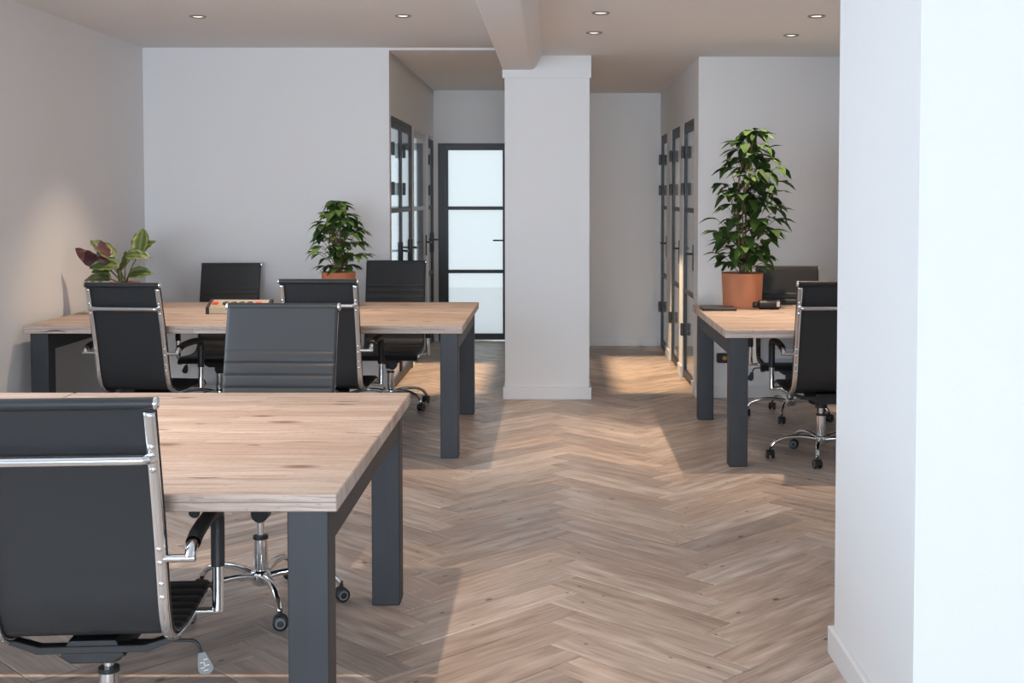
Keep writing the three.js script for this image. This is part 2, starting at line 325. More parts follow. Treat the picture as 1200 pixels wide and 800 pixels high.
// ------------------------------------------------------------------ herringbone floor
{
  const floor = structure(mesh('floor', merge([box(XL - 0.1, 2.3, -0.12, -0.014, DFRONT - 0.1, LEND + 0.12)]), M.subfloor), 'smoked oak herringbone floor', 'floor');
  const w = 0.15, n = 5, L = w * n, gap = 0.0012, B = 0.0022;
  // one bevelled board per strip of the sheet, long side along local x
  const variants = [];
  for (let k = 0; k < 8; k++) for (const flip of [0, 1]) {
    const a = L / 2 - gap, b = w / 2 - gap, top = 0, mid = -B, low = -0.014;
    const ring = (x, y, z) => [[-x, y, -z], [x, y, -z], [x, y, z], [-x, y, z]];
    const R = [ring(a - B, top, b - B), ring(a, mid, b), ring(a, low, b)], pos = [], uv = [];
    const put = (p) => { pos.push(...p); const u = 0.02 + (p[0] / L + 0.5) * 0.96, v = (k + 0.03 + (p[2] / w + 0.5) * 0.94) / 8; uv.push(flip ? 1 - u : u, v); };
    const quad = (p, q, r, s) => { [p, q, r, p, r, s].forEach(put); };
    quad(R[0][3], R[0][2], R[0][1], R[0][0]);
    for (let r = 0; r < 2; r++) for (let i = 0; i < 4; i++) { const j = (i + 1) % 4; quad(R[r][j], R[r + 1][j], R[r + 1][i], R[r][i]); }
    const g = new THREE.BufferGeometry();
    g.setAttribute('position', new THREE.Float32BufferAttribute(pos, 3)); g.setAttribute('uv', new THREE.Float32BufferAttribute(uv, 2));
    g.computeVertexNormals();
    variants.push(g);
  }
  const planks = [], c45 = Math.SQRT1_2, x00 = 0.63, d00 = 3.0;
  const add = (a, b, vertical) => {
    // board centre in the turned grid, then turned by 45 degrees: zigzag columns run in depth
    const u = (a + (vertical ? 0.5 : n / 2)) * w, v = (b + (vertical ? n / 2 : 0.5)) * w;
    const X = (u - v) * c45 + x00, D = (u + v) * c45 + d00;
    if (X < XL - 0.25 || X > XR + 0.6 || D < -4 || D > LEND + 0.2) return;
    planks.push({ X, D, turn: vertical ? 3 * Math.PI / 4 : Math.PI / 4, k: planks.length });
  };
  for (let k = -90; k < 120; k++) for (let m = -12; m < 12; m++) { add(k + 2 * n * m, k, false); add(k, k - 2 * n + 1 + 2 * n * m, true); }
  const height = (p) => (hash(Math.round(p.X * 100), Math.round(p.D * 100), 5) - 0.5) * 0.0006;
  // the boards that show largest: in the frame and nearest
  const shown = (p) => { const px = 646 + 1450 * p.X / p.D, lim = 60; const hidden = p.X > 1.15 && p.D < 5 || p.X < -0.9 && p.D > 4.7 && p.D < 6.2 && p.X < -1.6; return p.D > 2.5 && p.D < 12.6 && px > -lim && px < 1000 + lim && !hidden ? 1 / p.D : 0.001 / (1 + Math.abs(p.D)); };
  planks.sort((a, b) => shown(b) - shown(a) || a.k - b.k);
  const rest = M.planks.map(() => []);
  planks.forEach((p, i) => {
    const q = hash(Math.round(p.X * 1000), Math.round(p.D * 1000), 77), g = variants[Math.floor(q * 16)], mi = Math.floor(hash(Math.round(p.X * 1000), Math.round(p.D * 1000), 78) * M.planks.length);
    if (i < 300) {
      const m = mesh('plank', g, M.planks[mi], floor);
      m.position.set(p.X, height(p), -p.D); m.rotation.y = p.turn;
    } else { const h = g.clone(); h.rotateY(p.turn); h.translate(p.X, height(p), -p.D); rest[mi].push(h); }
  });
  const all = rest.flat();
  const far = mesh('plank_field', merge(all), M.planks[0], floor);
  far.userData.kind = 'stuff';
}

// ------------------------------------------------------------------ recessed downlights
const lightRing = (() => lathe([[0.034, 0], [0.036, -0.006], [0.046, -0.008], [0.05, -0.005], [0.051, 0]], 32))();
const lightLens = lathe([[0, -0.003], [0.02, -0.0032], [0.034, -0.001]], 24);
function downlight(x, y, d, label, power = DOWNLIGHT) {
  const t = thing('recessed_downlight', label, 'downlight', 'ceiling downlights', x, y, -d);
  mesh('trim_ring', lightRing, M.lampRing, t);
  mesh('lamp_lens', lightLens, M.lampGlow, t);
  const s = new THREE.SpotLight(WARM, power, 0, 0.76, 0.8, 2);
  s.position.set(x, y - 0.03, -d);
  s.target.position.set(x, 0, -d);
  s.castShadow = true; s.shadow.radius = 1.0; s.shadow.bias = -0.0005;
  scene.add(s, s.target);
}
downlight(-2.162, CLEFT, 7.62, 'round ceiling downlight above the power strip');
downlight(-0.905, CLEFT, 7.59, 'round ceiling downlight above the corridor end of the power strip table');
downlight(-2.16, CLEFT, 3.80, 'round ceiling downlight above the wall end of the empty table');
downlight(-0.93, CLEFT, 3.80, 'round ceiling downlight above the open end of the empty table');
downlight(0.274, CRIGHT, 6.94, 'round ceiling downlight over the open floor, farther from the column', 1.4);
downlight(0.265, CRIGHT, 7.775, 'round ceiling downlight over the open floor, closer to the column', 1.4);
downlight(1.503, CRIGHT, 7.064, 'round ceiling downlight above the chair side of the laptop table');
downlight(1.519, CRIGHT, 7.898, 'round ceiling downlight above the plant side of the laptop table');
downlight(0.27, CRIGHT, 4.7, 'round ceiling downlight over the floor beyond the bright wall end', 2.2);
// added unseen lamp, lights the right room behind the glass doors
downlight(1.62, CRIGHT, 11.0, 'added ceiling downlight to light the room behind the black doors');

// added spots, unseen behind the column, slots cut to shape the floor patches
function slotSpot(x, d, xs, ds, label, tx, td) {
  const T = CRIGHT, bot = T - 0.12, R = 0.09, t = thing('added_spotlight', label, 'spotlight', 'added corridor spotlights', x, bot, -d);
  const [a0, a1] = xs, [b0, b1] = ds, W = 0.165;   // slot edges relative to the lamp
  mesh('beam_mask', merge([
    box(-W, W, 0.112, 0.12, -R, R), box(-W, -W + 0.004, 0, 0.112, -R, R), box(W - 0.004, W, 0, 0.112, -R, R), box(-W + 0.004, W - 0.004, 0, 0.112, -R, -R + 0.004), box(-W + 0.004, W - 0.004, 0, 0.112, R - 0.004, R),
    box(-W, a0, -0.003, 0, -R, R), box(a1, W, -0.003, 0, -R, R), box(a0, a1, -0.003, 0, -R, b0), box(a0, a1, -0.003, 0, b1, R),
  ]), M.black, t);
  mesh('lamp_lens', place(cyl(0.006, 0.006, 0.003, 14), 0, 0.1105, 0), M.lampGlow, t);
  const s = new THREE.SpotLight(new THREE.Color().setRGB(1.0, 0.70, 0.42), 30, 0, 1.25, 0.3, 2);
  s.position.set(x, bot + 0.108, -d); s.target.position.set(tx, 0, -td);
  s.castShadow = true; s.shadow.radius = 0.2; s.shadow.bias = -0.0005;
  scene.add(s, s.target);
}
{
  const k = 0.108 / (CRIGHT - 0.012);
  slotSpot(0.145, 10.3, [(0.505 - 0.145) * k, 0.066], [(9.31 - 10.3) * k, (11.5 - 10.3) * k], 'added square black spotlight behind the column, shaping the passage floor patch', 0.8, 10.3);
  slotSpot(-0.20, 10.2, [-0.066, (-0.535 + 0.20) * k], [(9.27 - 10.2) * k, (11.05 - 10.2) * k], 'added square black spotlight behind the column, shaping the corridor floor patch', -0.9, 10.2);
}

// ------------------------------------------------------------------ tables
function officeTable(x0, x1, d0, d1, label, slabs, offset) {
  const T = 0.76, th = 0.045, leg = 0.102, inset = 0.03, cx = (x0 + x1) / 2, cd = (d0 + d1) / 2;
  const t = thing('office_table', label, 'table', 'oak tables on dark steel legs', cx, 0, -cd);
  const hw = (x1 - x0) / 2, hd = (d1 - d0) / 2, y0 = T - th;
  const n = slabs, len = (x1 - x0) / n, dep = hd;
  for (let i = 0; i < n; i++) for (let j = 0; j < 2; j++) {
    const w = len - (n > 1 ? 0.006 : 0), dd = dep - 0.011;
    const g = new RoundedBoxGeometry(w, th, dd, 2, 0.005), p = g.attributes.position, nn = g.attributes.normal, uv = g.attributes.uv;
    for (let q = 0; q < p.count; q++) {
      const ax = Math.abs(nn.getX(q)), ay = Math.abs(nn.getY(q));
      if (ax > 0.7) uv.setXY(q, 0.37 + p.getY(q) * 0.9 + offset, (p.getZ(q) + 0.4) / 0.8);                        // end grain: short run of every lamella
      else uv.setXY(q, (p.getX(q) + 0.62) / 1.25 + i * 0.41 + offset, (ay > 0.7 ? p.getZ(q) + 0.4 : (p.getZ(q) > 0 ? 0.8 : 0) + p.getY(q)) / 0.8);
    }
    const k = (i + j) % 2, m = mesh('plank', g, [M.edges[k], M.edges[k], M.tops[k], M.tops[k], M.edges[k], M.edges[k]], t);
    m.position.set(-hw + len * (i + 0.5), T - th / 2, (j ? 1 : -1) * (dep / 2 + 0.0005));
  }
  for (const sx of [-1, 1]) {
    const fx = sx * (hw - inset - leg / 2);
    for (const sz of [-1, 1]) { const g = metricUV(rbox(leg, y0, leg, 0.004)); const m = mesh('leg', g, M.steel, t); m.position.set(fx, y0 / 2, sz * (hd - inset - leg / 2)); }
    const g = metricUV(rbox(leg * 0.96, 0.10, hd * 2 - inset * 2 - leg * 2 - 0.001, 0.004)); const m = mesh('end_rail', g, M.steel, t); m.position.set(fx, y0 - 0.05, 0);
  }
  return t;
}
officeTable(-3.02, -0.5225, 3.00, 4.585, 'long bare oak table on dark steel legs with nothing on it', 2, 0.0);
officeTable(-2.985, -0.5, 6.955, 8.54, 'long oak table with power strip and two plants on it', 2, 0.23);
officeTable(0.949, 2.09, 6.735, 8.33, 'short oak table with closed laptop and tall plant on it', 1, 0.55);

// ------------------------------------------------------------------ office chairs
// local axes: origin on the floor under the gas lift, +z = forwards, y up
const PROFILE = curve([[0, 1.035, -0.352], [0, 0.97, -0.335], [0, 0.90, -0.317], [0, 0.80, -0.291], [0, 0.70, -0.268], [0, 0.60, -0.248], [0, 0.52, -0.232], [0, 0.462, -0.206], [0, 0.432, -0.16], [0, 0.419, -0.10], [0, 0.416, 0.0], [0, 0.421, 0.12], [0, 0.427, 0.20], [0, 0.421, 0.245], [0, 0.397, 0.268]], 0.5);
PROFILE.arcLengthDivisions = 600;
const PLEN = PROFILE.getLength();
const profileAt = (t) => { const p = PROFILE.getPointAt(t), q = PROFILE.getTangentAt(t); return { y: p.y, z: p.z, ny: q.z, nz: -q.y }; };
const HALF = 0.218;
const CH = (() => {
  const G = {};
  { // leather sling: ribbed face, smooth back
    const N = 230, xs = [-HALF, -HALF + 0.004, -HALF + 0.016, -0.1, 0, 0.1, HALF - 0.016, HALF - 0.004, HALF], pos = [], idx = [];
    const taper = xs.map((x) => { const e = (HALF - Math.abs(x)) / 0.016; return e < 0.01 ? 0.1 : e < 0.5 ? 0.6 : 1; });
    for (let side = 0; side < 2; side++) for (let i = 0; i <= N; i++) {
      const t = i / N, s = t * PLEN, P = profileAt(t);
      let h = 0.007;
      if (s > 0.17 && s < PLEN - 0.03) h += 0.007 * Math.pow(Math.abs(Math.sin(Math.PI * (s - 0.17) / 0.048)), 0.4) - 0.002;
      else h += 0.003;
      xs.forEach((x, j) => { const o = side ? -0.004 * taper[j] : h * taper[j]; pos.push(x, P.y + P.ny * o, P.z + P.nz * o); });
    }
    const K = xs.length, base = (N + 1) * K;
    for (let i = 0; i < N; i++) for (let j = 0; j + 1 < K; j++) {
      const a = i * K + j, b = a + 1, c = a + K, d = c + 1;
      idx.push(a, c, b, b, c, d, base + a, base + b, base + c, base + b, base + d, base + c);
    }
    for (let i = 0; i < N; i++) for (const j of [0, K - 1]) { const a = i * K + j, c = a + K; if (j) idx.push(a, c, base + a, c, base + c, base + a); else idx.push(a, base + a, c, c, base + a, base + c); }
    for (const i of [0, N]) for (let j = 0; j + 1 < K; j++) { const a = i * K + j, b = a + 1; if (i) idx.push(a, base + a, b, b, base + a, base + b); else idx.push(a, b, base + a, b, base + b, base + a); }
    const g = new THREE.BufferGeometry(), uv = [];
    for (let i = 0; i < pos.length; i += 3) { const r = Math.floor(i / 3 / K) % (N + 1); uv.push(pos[i] * 4, r / N * PLEN * 4); }
    g.setAttribute('position', new THREE.Float32BufferAttribute(pos, 3)); g.setAttribute('uv', new THREE.Float32BufferAttribute(uv, 2)); g.setIndex(idx); g.computeVertexNormals();
    G.sling = g;
  }
  { // head roll
    const P = profileAt(0);
    G.roll = place(cyl(0.0145, 0.0145, HALF * 2 - 0.004, 22), 0, P.y + 0.004, P.z - 0.008, 0, 0, Math.PI / 2);
    G.cap = (sx) => place(lathe([[0, 0.004], [0.004, 0.004], [0.0045, 0.002], [0.009, 0.002], [0.0095, 0.005], [0.0135, 0.005], [0.0155, 0.002], [0.0155, -0.004]], 20), sx * (HALF + 0.001), P.y + 0.004, P.z - 0.008, 0, 0, -sx * Math.PI / 2);
  }
  // chrome side rails: flat bar swept behind the sling
  G.rail = (sx) => {
    const N = 110, sec = [], pos = [], idx = [], K = 12;
    for (let k = 0; k < K; k++) { const a = (k + 0.5) / K * 2 * Math.PI, c = Math.cos(a), s = Math.sin(a); sec.push([Math.sign(c) * Math.pow(Math.abs(c), 0.75) * 0.0140, Math.sign(s) * Math.pow(Math.abs(s), 0.8) * 0.0095]); }
    for (let i = 0; i <= N; i++) { const P = profileAt(0.012 + 0.985 * i / N); for (const [u, v] of sec) { const o = -0.0125 + v; pos.push(sx * 0.203 + u, P.y + P.ny * o, P.z + P.nz * o); } }
    for (let i = 0; i < N; i++) for (let k = 0; k < K; k++) { const a = i * K + k, b = i * K + (k + 1) % K; idx.push(a, b, a + K, b, b + K, a + K); }
    for (let k = 1; k + 1 < K; k++) idx.push(0, k + 1, k, N * K, N * K + k, N * K + k + 1);
    const g = new THREE.BufferGeometry(); g.setAttribute('position', new THREE.Float32BufferAttribute(pos, 3)); g.setIndex(idx); g.computeVertexNormals();
    return g;
  };
  const at = (y) => { let a = 0, b = 0.6; for (let i = 0; i < 40; i++) { const m = (a + b) / 2; if (profileAt(m).y > y) a = m; else b = m; } return profileAt(a); };
  const bolt = (x, y, r = 0.0085) => { const P = at(y), g = new THREE.SphereGeometry(r, 12, 8); g.scale(1, 1, 0.55); g.translate(x, y, P.z - 0.021); return g; };
  { // back crossbar
    const P = at(0.905), z = P.z - 0.03;
    const g = tube([[-0.203, 0.905, P.z - 0.016], [-0.196, 0.905, z - 0.002], [-0.17, 0.905, z - 0.008], [0, 0.905, z - 0.009], [0.17, 0.905, z - 0.008], [0.196, 0.905, z - 0.002], [0.203, 0.905, P.z - 0.016]], 0.0125, 40, 14);
    G.crossbar = g;
    G.bolt = [bolt(-0.203, 0.935), bolt(0.203, 0.935), bolt(-0.203, 0.878), bolt(0.203, 0.878), ...[-1, 1].flatMap((s) => [0.675, 0.64, 0.585, 0.55].map((y) => bolt(s * 0.203, y, 0.007)))];
    G.bolts = merge(G.bolt);
  }
  const AX = 0.272, rearZ = at(0.648).z - 0.012;
  G.arm = (sx) => [merge([
    place(cyl(0.0095, 0.0095, 0.084, 14), sx * 0.242, 0.648, rearZ, 0, 0, Math.PI / 2),
    tube([[sx * AX, 0.646, rearZ], [sx * AX, 0.666, rearZ + 0.014], [sx * AX, 0.680, rearZ + 0.05]], 0.0145, 10, 12),
  ]), merge([
    place(cyl(0.0095, 0.0095, 0.084, 14), sx * 0.242, 0.411, 0.055, 0, 0, Math.PI / 2),
    tube([[sx * AX, 0.535, 0.062], [sx * AX, 0.47, 0.06], [sx * AX, 0.411, 0.055]], 0.0155, 8, 12),
  ])];
  G.sleeve = (sx) => tube([[sx * AX, 0.675, rearZ + 0.036], [sx * AX, 0.686, rearZ + 0.08], [sx * AX, 0.692, -0.10], [sx * AX, 0.691, -0.01], [sx * AX, 0.681, 0.042], [sx * AX, 0.665, 0.062], [sx * AX, 0.60, 0.064], [sx * AX, 0.53, 0.062]], 0.0185, 36, 14);
  // black support bar under the seat and tilt mechanism
  const barShape = () => { const s = new THREE.Shape(); s.moveTo(-0.205, 0.448); s.lineTo(-0.13, 0.425); s.lineTo(0.13, 0.425); s.lineTo(0.205, 0.448); s.lineTo(0.205, 0.438); s.lineTo(0.135, 0.410); s.lineTo(-0.135, 0.410); s.lineTo(-0.205, 0.438); return s; };
  const bar = (z) => { const g = new THREE.ExtrudeGeometry(barShape(), { depth: 0.03, bevelEnabled: true, bevelSize: 0.002, bevelThickness: 0.002, bevelSegments: 1 }); g.translate(0, 0, z - 0.015); return g; };
  G.support = [bar(-0.13), bar(0.10)].map((g) => g.translate(0, -0.033, 0));
  const body = new THREE.Shape(); body.moveTo(-0.075, 0.40); body.lineTo(-0.055, 0.436); body.lineTo(0.055, 0.436); body.lineTo(0.075, 0.40); body.lineTo(0.05, 0.385); body.lineTo(-0.05, 0.385);
  const mech = new THREE.ExtrudeGeometry(body, { depth: 0.24, bevelEnabled: true, bevelSize: 0.004, bevelThickness: 0.004, bevelSegments: 2 }); mech.translate(0, 0, -0.14);
  G.mechanism = merge([mech, place(cyl(0.036, 0.034, 0.055, 24), 0, 0.368, 0), place(cyl(0.03, 0.03, 0.05, 20), 0.028, 0.375, 0.09, Math.PI / 2)]); G.mechanism.translate(0, -0.033, 0);
  G.rod = place(cyl(0.0135, 0.0135, 0.13, 18), 0, 0.265, 0);
  G.column = lathe([[0.0, 0.10], [0.027, 0.10], [0.0255, 0.25], [0.0235, 0.252], [0, 0.252]], 24);
  G.collar = place(cyl(0.0272, 0.0272, 0.012, 24), 0, 0.25, 0);
  G.leverRod = tube([[-0.05, 0.405, -0.05], [-0.16, 0.405, -0.055], [-0.225, 0.404, -0.058], [-0.243, 0.395, -0.06], [-0.252, 0.37, -0.06]], 0.0045, 24, 8).translate(0, -0.033, 0);
  { const s = new THREE.Shape(); s.moveTo(-0.008, 0); s.lineTo(0.008, 0); s.bezierCurveTo(0.014, -0.02, 0.019, -0.035, 0.018, -0.045); s.bezierCurveTo(0.014, -0.06, -0.014, -0.06, -0.018, -0.045); s.bezierCurveTo(-0.019, -0.035, -0.014, -0.02, -0.008, 0);
    const g = new THREE.ExtrudeGeometry(s, { depth: 0.007, bevelEnabled: true, bevelSize: 0.002, bevelThickness: 0.002, bevelSegments: 2, curveSegments: 6 }); g.translate(0, 0, -0.0035); g.rotateZ(-0.25); g.translate(-0.253, 0.339, -0.06); G.paddle = g;
    const marks = []; for (const [x, y, w, h] of [[-0.006, -0.018, 0.010, 0.002], [0.006, -0.024, 0.008, 0.002], [0, -0.03, 0.002, 0.012], [-0.007, -0.034, 0.009, 0.002], [0.007, -0.038, 0.010, 0.002], [0, -0.046, 0.012, 0.002]]) marks.push(new THREE.BoxGeometry(w, h, 0.0122).translate(x, y, 0));
    const mg = merge(marks); mg.rotateZ(-0.25); mg.translate(-0.253, 0.339, -0.06); G.paddleMarks = mg; }
  G.hub = lathe([[0, 0.075], [0.024, 0.075], [0.036, 0.085], [0.038, 0.12], [0.030, 0.132], [0, 0.132]], 24);
  { // chrome star leg, along +x: wide and flat at the hub, arched, down to the caster
    const P = curve([[0.02, 0.108, 0], [0.09, 0.121, 0], [0.16, 0.123, 0], [0.22, 0.113, 0], [0.265, 0.092, 0], [0.288, 0.062, 0]]), N = 22, K = 10, pos = [], idx = [];
    for (let i = 0; i <= N; i++) { const t = i / N, p = P.getPointAt(t), q = P.getTangentAt(t), w = 0.017 - 0.006 * t, h = 0.0135 - 0.003 * t; for (let k = 0; k < K; k++) { const a = k / K * 2 * Math.PI; pos.push(p.x - q.y * Math.sin(a) * h, p.y + q.x * Math.sin(a) * h, Math.cos(a) * w); } }
    for (let i = 0; i < N; i++) for (let k = 0; k < K; k++) { const a = i * K + k, b = i * K + (k + 1) % K; idx.push(a, a + K, b, b, a + K, b + K); }
    for (let k = 1; k + 1 < K; k++) idx.push(0, k, k + 1, N * K, N * K + k + 1, N * K + k);
    const g = new THREE.BufferGeometry(); g.setAttribute('position', new THREE.Float32BufferAttribute(pos, 3)); g.setIndex(idx); g.computeVertexNormals(); G.leg = g;
  }
  const hood = new THREE.SphereGeometry(0.026, 14, 8, 0, Math.PI * 2, 0, Math.PI * 0.55); hood.scale(1, 1, 0.62); hood.translate(0, 0.027, 0);
  G.caster = merge([hood, place(cyl(0.006, 0.006, 0.03, 8), 0, 0.06, 0), place(cyl(0.009, 0.009, 0.03, 10), 0, 0.026, 0, Math.PI / 2)]);
  G.wheel = (sz) => place(lathe([[0, -0.008], [0.013, -0.008], [0.023, -0.0065], [0.0262, -0.003], [0.0262, 0.003], [0.023, 0.0065], [0.013, 0.008], [0, 0.008]], 20), 0, 0.0262, sz * 0.0155, Math.PI / 2);
  G.wheelDisc = (sz) => place(lathe([[0.0125, 0], [0.0128, 0.0012], [0.0165, 0.0012], [0.017, 0]], 18), 0, 0.0262, sz * 0.0228, sz * Math.PI / 2);
  G.sides = [-1, 1].map((s) => ({ rail: G.rail(s), arm: G.arm(s), sleeve: G.sleeve(s), cap: G.cap(s), wheel: G.wheel(s), disc: G.wheelDisc(s) }));
  return G;
})();
for (const k of Object.keys(CH)) if (CH[k].isBufferGeometry && !CH[k].attributes.uv) CH[k].setAttribute('uv', new THREE.Float32BufferAttribute(new Float32Array(CH[k].attributes.position.count * 2), 2));
function officeChair(label, x, d, turn, lift, baseTurn, marks = false) {
  const t = thing('office_chair', label, 'chair', 'black office chairs around the oak tables', x, 0, -d, turn);
  const up = (m) => { m.position.y = lift; return m; };
  const sling = up(mesh('seat_sling', CH.sling, M.leather, t)); sling.userData.label = 'black ribbed leather seat and back';
  up(mesh('head_roll', CH.roll, M.leather, t));
  for (const s of CH.sides) {
    up(mesh('side_rail', s.rail, M.chrome, t));
    const a = up(mesh('armrest', s.sleeve, M.sleeve, t)); if (lift > 0) a.position.y = lift - 0.035; for (const b of s.arm) mesh('arm_bracket', b, M.chrome, a);
    up(mesh('end_cap', s.cap, M.chrome, t));
  }
  const bar = up(mesh('crossbar', CH.crossbar, M.chrome, t)); mesh('bolts', CH.bolts, M.chrome, bar);
  for (const g of CH.support) up(mesh('support_bar', g, M.black, t));
  const me = up(mesh('tilt_mechanism', CH.mechanism, M.black, t));
  mesh('lever', CH.leverRod, M.black, me);
  mesh('paddle', CH.paddle, marks ? M.greyPlastic : M.black, me);
  if (marks) mesh('paddle_symbols', CH.paddleMarks, M.white, me);
  up(mesh('lift_rod', CH.rod, M.chrome, t));
  const col = mesh('gas_lift', CH.column, M.chrome, t); mesh('collar', CH.collar, M.black, col);
  const base = mesh('star_base', CH.hub, M.chrome, t); base.rotation.y = baseTurn;
  for (let k = 0; k < 5; k++) {
    const a = k * 2 * Math.PI / 5; const l = mesh('leg', CH.leg, M.chrome, base); l.rotation.y = a;
    const c = mesh('caster', CH.caster, M.black, t), w = a + baseTurn; c.position.set(Math.cos(w) * 0.290, 0, -Math.sin(w) * 0.290); c.rotation.y = w * 1.7 + k * 1.3 + x;
    for (const s of CH.sides) mesh('wheel', s.wheel, M.black, c);
    for (const s of CH.sides) mesh('wheel_ring', s.disc, M.greyPlastic, c);
  }
  return t;
}
const DEG = Math.PI / 180;
officeChair('black office chair on the window side of the bare oak table', -1.162, 3.20, Math.PI + 4 * DEG, -0.03, 12 * DEG, true);
officeChair('black office chair facing the window across the bare oak table', -1.06, 4.46, -2 * DEG, 0.02, -62 * DEG);
officeChair('black office chair with its back to the bare table, in front of pattern-leaved plant', -2.335, 7.20, Math.PI - 7 * DEG, -0.04, 20 * DEG);
officeChair('black office chair with its back to the bare table, in front of bushy plant', -1.27, 7.15, Math.PI - 2 * DEG, -0.017, 40 * DEG);
officeChair('black office chair between white back wall and the power strip', -2.345, 8.70, 0, -0.05, 30 * DEG);
officeChair('black office chair beside the black double glass door', -1.14, 8.72, 0, -0.032, -36 * DEG);
officeChair('black office chair between laptop table and bright wall end', 1.535, 7.0, Math.PI + 1 * DEG, -0.018, 1 * DEG);
officeChair('black office chair with grey box on its seat, beside tall plant', 1.615, 8.32, -6 * DEG, -0.05, -34 * DEG);

// ------------------------------------------------------------------ potted plants
function leafShape(len, wid, droop, fold, rows = 7) {
  const pos = [], idx = [], uv = [];
  for (let i = 0; i <= rows; i++) {
    const t = i / rows, w = wid * Math.pow(Math.sin(Math.PI * Math.pow(t, 0.75)), 0.85) * (1 - 0.25 * t) * (i === rows ? 0 : 1);
    const bend = droop * t * t * len, z = len * t * (1 - 0.12 * Math.abs(droop) * t);
    for (const s of [-1, 0, 1]) { const wob = s && i % 2 ? 0.90 : 1; pos.push(s * w * wob, -bend + Math.abs(s) * w * fold - (s ? 0.012 * len * Math.sin(t * 9) : 0), z); uv.push(0.5 + s * 0.5, t); }
  }
  for (let i = 0; i < rows; i++) for (const j of [0, 1]) { const a = i * 3 + j, b = a + 1, c = a + 3, d = c + 1; idx.push(a, c, b, b, c, d); }
  const g = new THREE.BufferGeometry(); g.setAttribute('position', new THREE.Float32BufferAttribute(pos, 3)); g.setAttribute('uv', new THREE.Float32BufferAttribute(uv, 2)); g.setIndex(idx); g.computeVertexNormals();
  return g;
}
const LEAVES = [leafShape(0.1, 0.030, 0.35, 0.22), leafShape(0.1, 0.034, 0.5, 0.15), leafShape(0.1, 0.028, 0.2, 0.26), leafShape(0.1, 0.035, 0.42, 0.1)];
function pot(t, r, h, taper) {
  mesh('pot', lathe([[0, 0], [r * taper, 0], [r * taper + 0.002, 0.003], [r - 0.001, h - 0.002], [r, h], [r - 0.009, h], [r - 0.010, h - 0.035], [0, h - 0.035]], 44), M.terracotta, t);
  mesh('soil', place(lathe([[0, 0.008], [r * 0.5, 0.006], [r - 0.011, 0]], 28), 0, h - 0.033, 0), M.soil, t);
}
function leafyPlant(label, x, d, r, h, H, wide, levels, per, leafLen, s, lean = 0) {
  seed = s;
  const t = thing('potted_plant', label, 'plant', null, x, 0.76, -d);
  pot(t, r, h, 0.9);
  const stems = [], twigs = [], leaves = [], S = 5;
  const tops = [];
  for (let k = 0; k < S; k++) {
    const a = k / S * 6.283 + 0.4, rr = 0.012 + 0.012 * rnd(), hh = k === 0 ? H - 0.03 : H * range(0.62, 0.9), spread = k === 0 ? 0.02 : wide * range(0.22, 0.4);
    const pts = [[Math.cos(a) * rr, h - 0.035, Math.sin(a) * rr], [Math.cos(a) * (rr + spread * 0.18), h + (hh - h) * 0.35, Math.sin(a) * (rr + spread * 0.18)], [Math.cos(a) * spread * 0.6, h + (hh - h) * 0.7, Math.sin(a) * spread * 0.6], [Math.cos(a) * spread + lean, hh, Math.sin(a) * spread]];
    stems.push(tube(pts, 0.0055, 14, 6)); tops.push(curve(pts));
  }
  mesh('stem', merge(stems), M.trunk, t);
  const env = (q) => (q < 0.12 ? 0.62 + q : Math.min(1, 1.0 - Math.pow(Math.max(0, q - 0.35) / 0.65, 1.6) * 0.62));
  for (let i = 0; i < levels; i++) {
    const q = i / (levels - 1), y = h + 0.05 + (H - h - 0.06) * q, R = wide * env(q);
    for (let j = 0; j < per; j++) {
      const a = j / per * 6.283 + i * 2.39 + range(-0.3, 0.3), rad = q > 0.93 ? R * range(0.1, 0.35) : R * range(0.45, 0.78), yy = y + range(-0.025, 0.025);
      const tip = V(Math.cos(a) * rad + lean * Math.min(1, q * 2), yy, Math.sin(a) * rad);
      const st = tops[(i + j) % S], f = clamp01((yy - h) / (H - h) - 0.12), o = st.getPointAt(clamp01(f * 0.95 + 0.02));
      twigs.push(tube([[o.x, Math.min(o.y, yy), o.z], [(o.x + tip.x) / 2, (Math.min(o.y, yy) + yy) / 2 + 0.012, (o.z + tip.z) / 2], [tip.x, tip.y, tip.z]], 0.0019, 6, 5));
      const n = q > 0.93 ? 3 : 2 + (rnd() < 0.55 ? 1 : 0);
      for (let k = 0; k < n; k++) {
        const az = a + (k - (n - 1) / 2) * range(0.6, 1.0) + range(-0.15, 0.15);
        leaves.push([tip, az, range(-0.35, 0.4), leafLen * range(0.8, 1.15), Math.floor(rnd() * 4), rnd()]);
      }
    }
  }
  // inner leaves close to the stems
  for (let i = 0; i < levels * 10; i++) { const q = rnd(), a = rnd() * 6.283, rad = wide * env(q) * range(0.1, 0.6); leaves.push([V(Math.cos(a) * rad + lean * Math.min(1, q * 2), h + 0.08 + (H - h - 0.1) * q, Math.sin(a) * rad), rnd() * 6.283, range(0, 0.6), leafLen * range(0.8, 1.2), Math.floor(rnd() * 4), rnd()]); }
  mesh('twigs', merge(twigs), M.stem, t);
  for (const [p, az, pitch, len, v, c] of leaves) {
    const m = mesh('leaf', LEAVES[v], M.leaf[c < 0.38 ? 0 : c < 0.70 ? 1 : c < 0.82 ? 2 : 3], t);
    m.position.copy(p); m.rotation.order = 'YXZ'; m.rotation.set(pitch, Math.PI / 2 - az, 0); m.scale.setScalar(len / 0.1);
  }
  return t;
}
leafyPlant('bushy green plant in a terracotta pot against the back wall', -1.40, 8.12, 0.112, 0.235, 0.70, 0.215, 7, 7, 0.10, 21);
leafyPlant('tall bushy green plant in a terracotta pot beside the black doors', 1.265, 8.188, 0.138, 0.225, 1.155, 0.31, 12, 6, 0.125, 99, 0.055);
